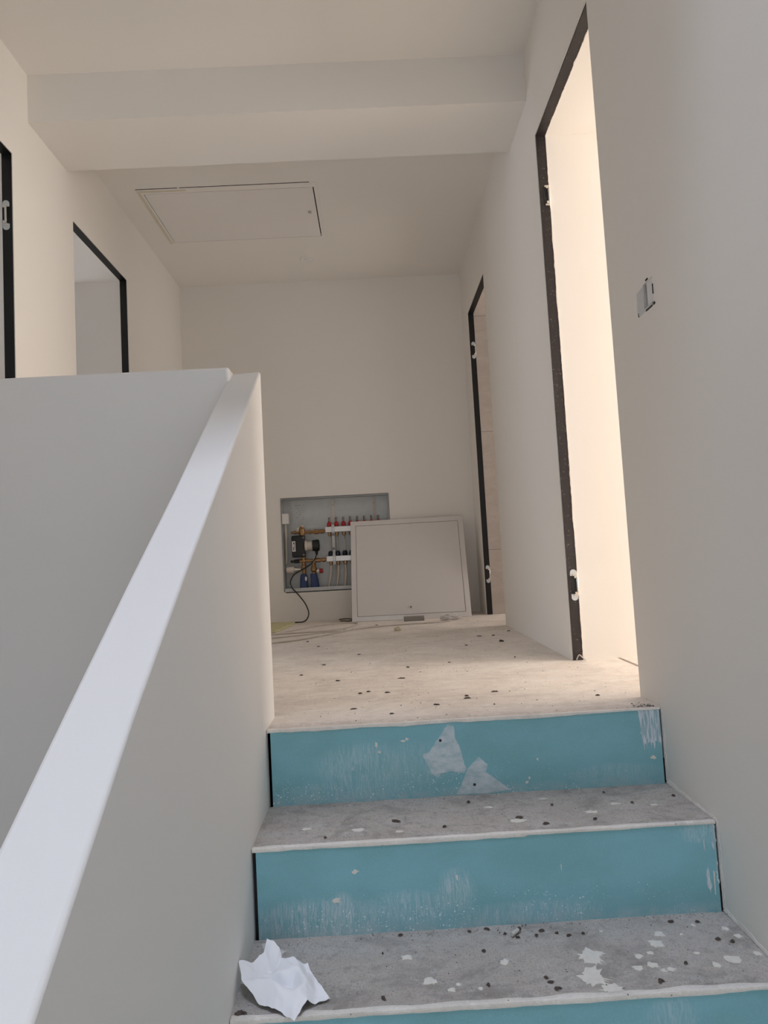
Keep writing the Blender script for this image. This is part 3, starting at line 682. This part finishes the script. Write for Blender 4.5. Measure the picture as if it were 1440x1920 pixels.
MB().lathe((-0.513, YC, 0.540), (1, 0, 0), [(0, .040), (.006, .041), (.012, .038), (.016, .033), (.055, .033)], 28).build('motor_collar', M_CREAM, pm)
MB().lathe((-0.458, YC, 0.540), (1, 0, 0), [(0, .040), (.040, .043), (.046, .041), (.050, .034)], 28).build('motor_head', M_BLACK, pm)
MB().lathe((-0.431, YC-.005, 0.500), (0, 0, -1), [(0, .011), (.016, .010), (.030, .006)], 14).build('cable_gland', M_BLACK, pm)
lb = empty('brass_manifold_pipe', (-0.46, YC, 0.43), label='brass mixing pipe with tees left of the lower manifold bar', cat='pipe')
MB().lathe((-0.557, YC, 0.432), (1, 0, 0), [(0, .012), (.02, .014), (.022, .017), (.045, .017), (.047, .012), (.09, .012), (.091, .010), (.110, .011), (.112, .016), (.150, .016), (.151, .012), (.165, .012), (.166, .016), (.185, .016), (.186, .010), (.197, .010)], 10).build('pipe', M_BRASS, lb)
MB().lathe((-0.622, YC, 0.431), (1, 0, 0), [(0, .010), (.014, .010), (.015, .007), (.02, .007), (.021, .013), (.05, .014), (.063, .013)], 14).build('drain_plug', M_BLACK, lb)
MB().lathe((-0.528, YC, 0.460), (0, 0, -1), [(0, .014), (.01, .015), (.03, .013), (.055, .013), (.058, .017), (.088, .018), (.09, .014), (.11, .015), (.122, .013)], 14).build('left_tee', M_BRASS, lb)
MB().lathe((-0.458, YC, 0.425), (0, 0, -1), [(0, .013), (.02, .013), (.022, .017), (.035, .017), (.037, .015), (.05, .022), (.066, .022), (.078, .013), (.09, .013)], 14).build('right_tee', M_BRASS, lb)
th = empty('thermostat_head', (-0.6, YC, 0.372), label='cream thermostat head at lower left in the manifold cabinet', cat='thermostat')
MB().lathe((-0.655, YC-.005, 0.371), (1, 0, 0), [(0, .020), (.003, .023), (.05, .024), (.055, .022)], 24).build('head', M_CREAM, th)
MB().lathe((-0.600, YC-.005, 0.371), (1, 0, 0), [(0, .018), (.006, .021), (.014, .021), (.016, .016), (.030, .016), (.032, .012), (.050, .012)], 20).build('collar', M_CHROME, th)
rk = empty('red_knob', (-0.41, YC, 0.35), label='small red knob on the right brass tee in the cabinet', cat='knob')
MB().lathe((-0.436, YC, 0.354), (1, 0, 0), [(0, .010), (.008, .010), (.009, .015), (.018, .015)], 14).build('neck', M_WHITE, rk)
MB().lathe((-0.418, YC, 0.353), (1, 0, 0), [(0, .015), (.002, .016), (.024, .016), (.027, .013)], 14).build('cap', M_RED, rk)
MB().lathe((-0.448, YC, 0.354), (1, 0, 0), [(0, .010), (.012, .010)], 14).build('stem', M_BRASS, rk)
for i, (x, xb) in enumerate(((-0.532, -0.534), (-0.460, -0.452))):
    e = empty('insulated_pipe', (x, YC, CZ0+.004), label=['blue insulated pipe under the left brass tee with white tag', 'blue insulated pipe under the right brass tee near the red knob'][i], cat='pipe')
    MB().tube([(x, YC, 0.337), (x, YC, 0.330), ((x+xb)/2, YC, 0.29), (xb, YC, CZ0+.008)], [0.019, 0.024, 0.028, 0.031], 20).build('sleeve', M_BLUE, e)
    if i == 0:
        P = [(-0.514 + .007*math.cos(a), 0.303 + .017*math.sin(a)) for a in [k*math.pi/8 for k in range(16)]]
        MB().prism(P, 1, YC-.0335, YC-.0325).build('tag', M_WHITE, e)
mb = MB().prism([(-0.440, 0.460), (-0.446, 0.455), (-0.462, 0.425), (-0.455, 0.414), (-0.449, 0.418), (-0.438, 0.452)], 1, YC-.028, YC-.0270)
tag(mb.build('paper_tag', M_WHITE), 'white paper tag hanging on the black cable below the pump', 'tag')
mb = MB().tube(catmull([(-0.431, YC-.02, 0.472), (-0.452, YC-.035, 0.43), (-0.490, YC-.045, 0.395), (-0.555, YC-.05, 0.361), (-0.600, YC-.052, 0.333), (-0.624, YC-.055, 0.285), (-0.613, YC-.058, 0.243), (-0.590, YB-.012, 0.214), (-0.548, YB-.03, 0.165), (-0.518, YB-.045, 0.120), (-0.499, YB-.06, 0.070), (-0.505, YB-.08, 0.030), (-0.535, YB-.10, 0.006), (-0.60, YB-.10, 0.0045), (-0.72, YB-.08, 0.0045)]), 0.0042, 10)
tag(mb.build('power_cable', M_BLACK, angle=80), 'black power cable looping from the pump down to the floor', 'cable')

# ------------------------------------------------------------------ cabinet door leaning against the wall
ang, tilt, W_, H_ = -0.0515, 0.362, 0.808, 0.744
dr = empty('cabinet_door', (-0.1853, 4.4774, 0.0), label='light grey steel cabinet door panel leaning against the back wall', cat='door panel')
dr.rotation_mode = 'XYZ'; dr.rotation_euler = (-tilt, 0, ang)
dr.location.z = 0.001
def dpart(name, mbx, mat, parent=dr, **k):
    o = mbx.build(name, mat, None, **k); o.parent = parent; return o
T = 0.018
mb = MB(); grid_wall(mb, 1, 0, T, 0, W_, 0, H_, [(0.036, W_-0.036, 0.036, H_-0.036)])
dpart('frame', mb, M_PANEL, bevel=0.002)
dpart('panel', MB().box(0.0385, W_-0.0385, 0.0018, T-0.001, 0.0385, H_-0.0385), M_PANEL, bevel=0.001)
dpart('gap', MB().box(0.034, W_-0.034, 0.006, T-0.002, 0.034, H_-0.034), M_SEAM)
lk = dpart('lock', MB().lathe((W_*0.50, 0.0018, 0.086), (0, -1, 0), [(0, .0125), (.003, .0120), (.0035, .009)], 24), M_ALU)
dpart('keyhole', MB().lathe((W_*0.50, -0.0017, 0.086), (0, -1, 0), [(0, .005), (.0008, .005)], 12), M_SEAM, lk)
dpart('bright_strip', MB().box(0.01, 0.36, -0.0012, 0.0, 0.004, 0.030), M_ALU)

# ------------------------------------------------------------------ clutter on the landing floor
def chip(name, x, y, z, sx, sy, h, mat, seed, rot=0.0):
    mb = MB(); n = 13; top = []; bot = []
    for i in range(n):
        a = 2*math.pi*i/n; r = 0.72*(1+0.9*noise.noise(Vector((math.cos(a)*2.6, math.sin(a)*2.6, seed*3.1)))); r = max(r, 0.2)
        px, py = sx*r*math.cos(a), sy*r*math.sin(a); c, s_ = math.cos(rot), math.sin(rot)
        px, py = px*c-py*s_, px*s_+py*c
        bot.append(mb.bm.verts.new((x+px, y+py, z))); top.append(mb.bm.verts.new((x+px*.6, y+py*.6, z+h*(0.5+0.8*abs(noise.noise(Vector((i*1.3, seed, 2))))))))
    for i in range(n): mb.bm.faces.new((bot[i], bot[(i+1) % n], top[(i+1) % n], top[i]))
    mb.bm.faces.new(top); mb.bm.faces.new(bot[::-1])
    return mb.build(name, mat, angle=30, loc=(x, y, z))
tag(MB().box(0.162, 0.296, 4.345, 4.385, 0.0005, 0.030).build('metal_offcut', plain('dusty_grey_metal', (0.30, 0.28, 0.26, 1), 0.6, 0.4), bevel=0.003), 'grey metal offcut lying in front of the leaning cabinet door', 'offcut')
mb = MB()
bmesh.ops.create_icosphere(mb.bm, subdivisions=4, radius=1.0)
for v in mb.bm.verts:
    d = 1 + 0.35*noise.noise(v.co*2.2) + 0.12*noise.noise(v.co*6)
    v.co = Vector((0.463 + v.co.x*0.064*d, 4.285 + v.co.y*0.028*d, max(0.0006, 0.016 + v.co.z*0.022*d)))
tag(mb.build('plastic_wrap', plain('cloudy_plastic', (0.66, 0.62, 0.60, 1), 0.4), angle=60), 'crumpled pale plastic wrap at the right foot of the leaning cabinet door', 'plastic wrap')
mb = MB()
bmesh.ops.create_icosphere(mb.bm, subdivisions=3, radius=1.0)
for v in mb.bm.verts:
    d = 1 + 0.4*noise.noise(v.co*1.8)
    v.co = Vector((0.106 + v.co.x*0.022*d, 3.848 + v.co.y*0.016*d, max(0.0006, 0.010 + v.co.z*0.014*d)))
tag(mb.build('foam_crumb', plain('cream_foam', (0.70, 0.63, 0.48, 1), 0.9), angle=60), 'cream foam crumb on the landing floor in front of the cabinet door', 'foam crumb')
P = [(-0.80, 4.66), (-0.70, 4.655), (-0.60, 4.64), (-0.585, 4.60), (-0.60, 4.52), (-0.59, 4.45), (-0.615, 4.40), (-0.605, 4.33), (-0.63, 4.27), (-0.62, 4.21), (-0.65, 4.15), (-0.64, 4.09), (-0.80, 4.08)]
tag(MB().prism(P, 2, 0.0005, 0.013).build('foam_sheet', M_FOAM, bevel=0.003), 'yellow foam sheet on the floor behind the stair wall', 'foam sheet')
def cable(pts, r, label, mat=M_CABLE):
    mb = MB().tube(catmull([(x, y, r+0.0006) for x, y in pts]), r, 8)
    return tag(mb.build('cable', mat, angle=80), label, 'cable')
cable([(-0.80, 3.93), (-0.66, 3.975), (-0.528, 3.99), (-0.37, 3.995), (-0.245, 4.066), (-0.165, 4.22), (-0.145, 4.36), (-0.21, 4.44), (-0.33, 4.40), (-0.42, 4.32), (-0.50, 4.20), (-0.575, 4.10)], 0.004, 'white cable loop on the landing floor beside the yellow foam')
cable([(-0.80, 3.50), (-0.59, 3.564), (-0.452, 3.634), (-0.322, 3.782), (-0.167, 3.992), (-0.01, 4.098), (0.152, 4.134), (0.332, 4.147), (0.45, 4.20)], 0.0042, 'long white cable curving across the landing to the plastic wrap')
cable([(-0.80, 3.76), (-0.62, 3.80), (-0.45, 3.87), (-0.32, 3.935), (-0.24, 3.955), (-0.20, 3.99), (-0.22, 4.02)], 0.0035, 'thin white cable between the cable loop and the long cable')
cable([(-0.284, 4.690), (-0.255, 4.728), (-0.20, 4.70), (-0.19, 4.62), (-0.21, 4.55), (-0.27, 4.60)], 0.0038, 'short dark brown cable curl at the left foot of the leaning door', plain('brown_cable', (0.10, 0.075, 0.06, 1), 0.6))
tag(chip('black_lump', 0.579, 3.166, 0.0006, 0.014, 0.020, 0.012, M_BLACK, 3), 'black lump on the landing floor nearest the right wall', 'lump')
land = [(0.625, 1.938, .009, .008), (0.252, 1.997, .012, .011), (0.688, 3.545, .018, .010), (0.581, 3.398, .016, .012), (0.345, 2.068, .016, .006), (0.542, 2.689, .007, .008), (-0.241, 2.762, .011, .012), (-0.16, 2.394, .012, .009), (-0.075, 2.154, .010, .009), (-0.048, 2.175, .009, .010), (0.013, 2.146, .012, .009), (0.068, 2.375, .016, .010), (-0.089, 1.942, .018, .006), (0.253, 2.03, .008, .010), (0.153, 1.938, .011, .007), (0.102, 2.597, .008, .014), (-0.391, 3.564, .012, .016), (-0.314, 3.352, .008, .016), (-0.02, 4.209, .014, .014), (0.509, 3.403, .020, .010), (0.27, 2.651, .009, .008), (-0.31, 2.55, .010, .006), (0.40, 3.10, .012, .01), (-0.10, 3.0, .01, .01), (0.02, 1.86, .009, .006)]
for i, (x, y, a, b) in enumerate(land):
    tag(chip('dirt_chip', x, y, 0.0006, a, b*.8, 0.004, M_DIRT, i*1.9, rnd.uniform(-.6, .6)), 'small dark dirt chip lying on the landing floor', 'debris', 'dark dirt chips on the landing')
z1 = -S+0.0006
for i, (x, y, a, b) in enumerate(((0.305, 1.592, .011, .009), (0.475, 1.558, .007, .006), (0.358, 1.549, .010, .006), (0.593, 1.64, .006, .005), (0.708, 1.668, .006, .007), (0.013, 1.614, .017, .008), (0.201, 1.706, .006, .008), (0.126, 1.566, .007, .005), (-0.15, 1.545, .005, .004), (0.40, 1.655, .005, .005), (0.55, 1.715, .005, .004))):
    tag(chip('dirt_chip', x, y, z1, a, b, 0.004, M_DIRT, 40+i*1.9, rnd.uniform(-.6, .6)), 'small dark dirt chip lying on the upper tread', 'debris', 'dark dirt chips on the upper tread')
z2_ = -2*S+0.0006
for i, (x, y, a, b) in enumerate(((0.290, 1.305, .012, .005), (0.297, 1.285, .009, .006), (0.285, 1.318, .006, .004), (0.565, 1.335, .005, .004), (0.495, 1.288, .009, .008), (0.399, 1.454, .005, .004), (0.368, 1.45, .007, .004), (0.316, 1.474, .008, .006), (0.171, 1.308, .005, .005), (0.665, 1.405, .008, .005), (0.30, 1.458, .006, .004), (0.345, 1.462, .006, .004), (0.16, 1.488, .006, .004), (0.20, 1.492, .009, .003), (0.01, 1.49, .008, .004), (-0.03, 1.29, .006, .009), (0.26, 1.455, .007, .004), (0.235, 1.47, .005, .004), (-0.03, 1.428, .003, .003), (0.18, 1.415, .007, .004), (0.60, 1.478, .009, .004), (0.655, 1.47, .007, .004), (0.69, 1.395, .007, .006), (-0.295, 1.275, .012, .008))):
    tag(chip('dirt_chip', x, y, z2_, a, b, 0.004, M_DIRT, 80+i*1.9, rnd.uniform(-.6, .6)), 'small dark dirt chip lying on the lower tread', 'debris', 'dark dirt chips on the lower tread')
# cigarette-like stub
e = empty('paper_stub', (0.258, 1.468, -2*S), label='short white rolled stub with dark end on the lower tread', cat='stub')
MB().tube([(0.247, 1.458, -2*S+.0055), (0.264, 1.474, -2*S+.0055)], 0.0045, 12).build('stub', M_CRUMB, e)
MB().tube([(0.264, 1.474, -2*S+.0055), (0.270, 1.479, -2*S+.006)], [0.0046, 0.0038], 12).build('burnt_end', M_DIRT, e)
# fine grit nobody could count
mb = MB(); rg = random.Random(11)
def grit(x, y, z, r):
    vs = [mb.bm.verts.new((x+r*rg.uniform(-1, 1), y+r*rg.uniform(-1, 1), z+(r*rg.uniform(.3, .9) if k == 3 else 0))) for k in range(4)]
    for f in ((0, 1, 3), (1, 2, 3), (2, 0, 3)): mb.bm.faces.new([vs[i] for i in f])
for k in range(150): grit(rg.uniform(XL+.02, XR-.02), Y1 - G + rg.uniform(-1, 1)**2*0 - abs(rg.gauss(0, .02)) - .004, -2*S+.0002, rg.uniform(.001, .0028))
for k in range(90): grit(rg.uniform(XL+.02, XR-.02), Y1 - abs(rg.gauss(0, .02)) - .004, -S+.0002, rg.uniform(.001, .0025))
for k in range(240): grit(rg.uniform(XL+.02, XR-.02), rg.uniform(Y1+.02, 4.2), .0004, rg.uniform(.0015, .004))
for k in range(60): grit(XR-.01-abs(rg.gauss(0, .03)), Y1+.014+abs(rg.gauss(0, .02)), .0004, rg.uniform(.0015, .004))
for k in range(110): grit(rg.uniform(XL+.02, XR-.02), rg.uniform(Y1-2*G+.01, Y1-G-.01), -2*S+.0002, rg.uniform(.0008, .002))
tag(mb.build('grit', M_DIRT), 'fine dark grit scattered over the landing and treads', 'grit', kind='stuff')
mb = MB()
for k in range(180): grit(rg.uniform(XL+.02, XR-.02), Y1 - G - abs(rg.gauss(0, .03)) - .004, -2*S+.0002, rg.uniform(.0008, .0025))
for k in range(120): grit(rg.uniform(XL+.02, XR-.02), Y1 - abs(rg.gauss(0, .05)) - .004, -S+.0002, rg.uniform(.0008, .0025))
for k in range(120): grit(rg.uniform(XL+.02, XR-.02), rg.uniform(Y1+.02, 3.4), .0004, rg.uniform(.001, .003))
tag(mb.build('plaster_crumbs', M_CRUMB), 'fine pale plaster crumbs scattered over the landing and treads', 'crumbs', kind='stuff')

# ------------------------------------------------------------------ crumpled tissue on the lowest visible tread
ZT = -2*S
TP = {
 'a': (-0.311, 1.345, .052), 'b': (-0.292, 1.362, .040), 'c': (-0.279, 1.372, .040), 'd': (-0.268, 1.384, .046), 'e': (-0.2635, 1.394, .066),
 'f': (-0.238, 1.388, .050), 'g': (-0.233, 1.380, .030), 'h': (-0.205, 1.374, .034), 'i': (-0.180, 1.368, .030), 'j': (-0.166, 1.346, .016),
 'k': (-0.130, 1.292, .002), 'l': (-0.156, 1.281, .002), 'm': (-0.170, 1.272, .020), 'n': (-0.190, 1.240, .002), 'o': (-0.222, 1.262, .006),
 'p': (-0.262, 1.288, .006), 'q': (-0.300, 1.318, .030), 'r': (-0.206, 1.312, .008), 's': (-0.266, 1.336, .024), 't': (-0.176, 1.296, .034), 'u': (-0.246, 1.352, .018), 'v': (-0.240, 1.308, .036), 'w': (-0.158, 1.304, .004),
 'x': (-0.196, 1.340, .036), 'y': (-0.196, 1.280, .034), 'z': (-0.222, 1.332, .040)}
TRI = ['abq', 'bsq', 'bcs', 'cus', 'cdu', 'deu', 'efu', 'fgu', 'guz', 'gxz', 'ghx', 'hix', 'ijx', 'jtx', 'xtr', 'zxr', 'uzs', 'szr', 'svr', 'qsv', 'qvp', 'pvo', 'voy', 'vry', 'ryt', 'oyn', 'nym', 'ymt', 'mtl', 'tlw', 'wlk', 'jwt', 'jkw']
mb = MB(); V = {k: mb.bm.verts.new((p[0], p[1], ZT+p[2])) for k, p in TP.items()}
for t_ in TRI: mb.bm.faces.new([V[c] for c in t_])
bmesh.ops.recalc_face_normals(mb.bm, faces=mb.bm.faces)
bmesh.ops.subdivide_edges(mb.bm, edges=mb.bm.edges[:], cuts=7, use_grid_fill=True)
for it in range(3): bmesh.ops.smooth_vert(mb.bm, verts=[v for v in mb.bm.verts if not v.is_boundary], factor=0.5, use_axis_x=True, use_axis_y=True, use_axis_z=True)
for v in mb.bm.verts:
    c_ = v.co
    fold = abs(noise.noise(Vector((c_.x*30+c_.y*14, c_.y*16, 3))))
    v.co.z += -0.012*fold + 0.003 + 0.0030*noise.noise(Vector((c_.x*85, c_.y*55, 7)))
    v.co.x += 0.0022*noise.noise(Vector((c_.y*90, c_.x*60, 1))); v.co.y += 0.0022*noise.noise(Vector((c_.x*90, c_.y*60, 5)))
    v.co.z = max(v.co.z, ZT+0.0015); v.co.x = max(v.co.x, XL+0.001)
bmesh.ops.solidify(mb.bm, geom=mb.bm.faces[:], thickness=0.0006)
tag(mb.build('tissue', M_TOWEL, angle=55), 'crumpled white paper tissue on the lowest tread beside the stair wall', 'tissue')

# ------------------------------------------------------------------ say which one: order from the left as seen from the camera
ORD = ['first', 'second', 'third', 'fourth', 'fifth', 'sixth', 'seventh', 'eighth', 'ninth', 'tenth', 'eleventh', 'twelfth', 'thirteenth', 'fourteenth', 'fifteenth', 'sixteenth', 'seventeenth', 'eighteenth', 'nineteenth', 'twentieth', 'twenty-first', 'twenty-second', 'twenty-third', 'twenty-fourth', 'twenty-fifth']
for grp, text in (('dark dirt chips on the landing', '%s dark dirt chip from the left on the landing floor'), ('dark dirt chips on the upper tread', '%s dark dirt chip from the left on the upper tread'),
                  ('dark dirt chips on the lower tread', '%s dark dirt chip from the left on the lower tread'), ('rear heating pipes in the cabinet', '%s beige pipe from the left hanging below the upper manifold bar'),
                  ('front heating pipes in the cabinet', '%s beige pipe from the left hanging below the lower manifold bar')):
    g = [o for o in COL.objects if o.get('group') == grp and o.parent is None]
    g.sort(key=lambda o: (o.location - Vector((0, 0, EYE))).dot(Rr) / (o.location - Vector((0, 0, EYE))).dot(F))
    for k, o in enumerate(g): o['label'] = text % ORD[k]
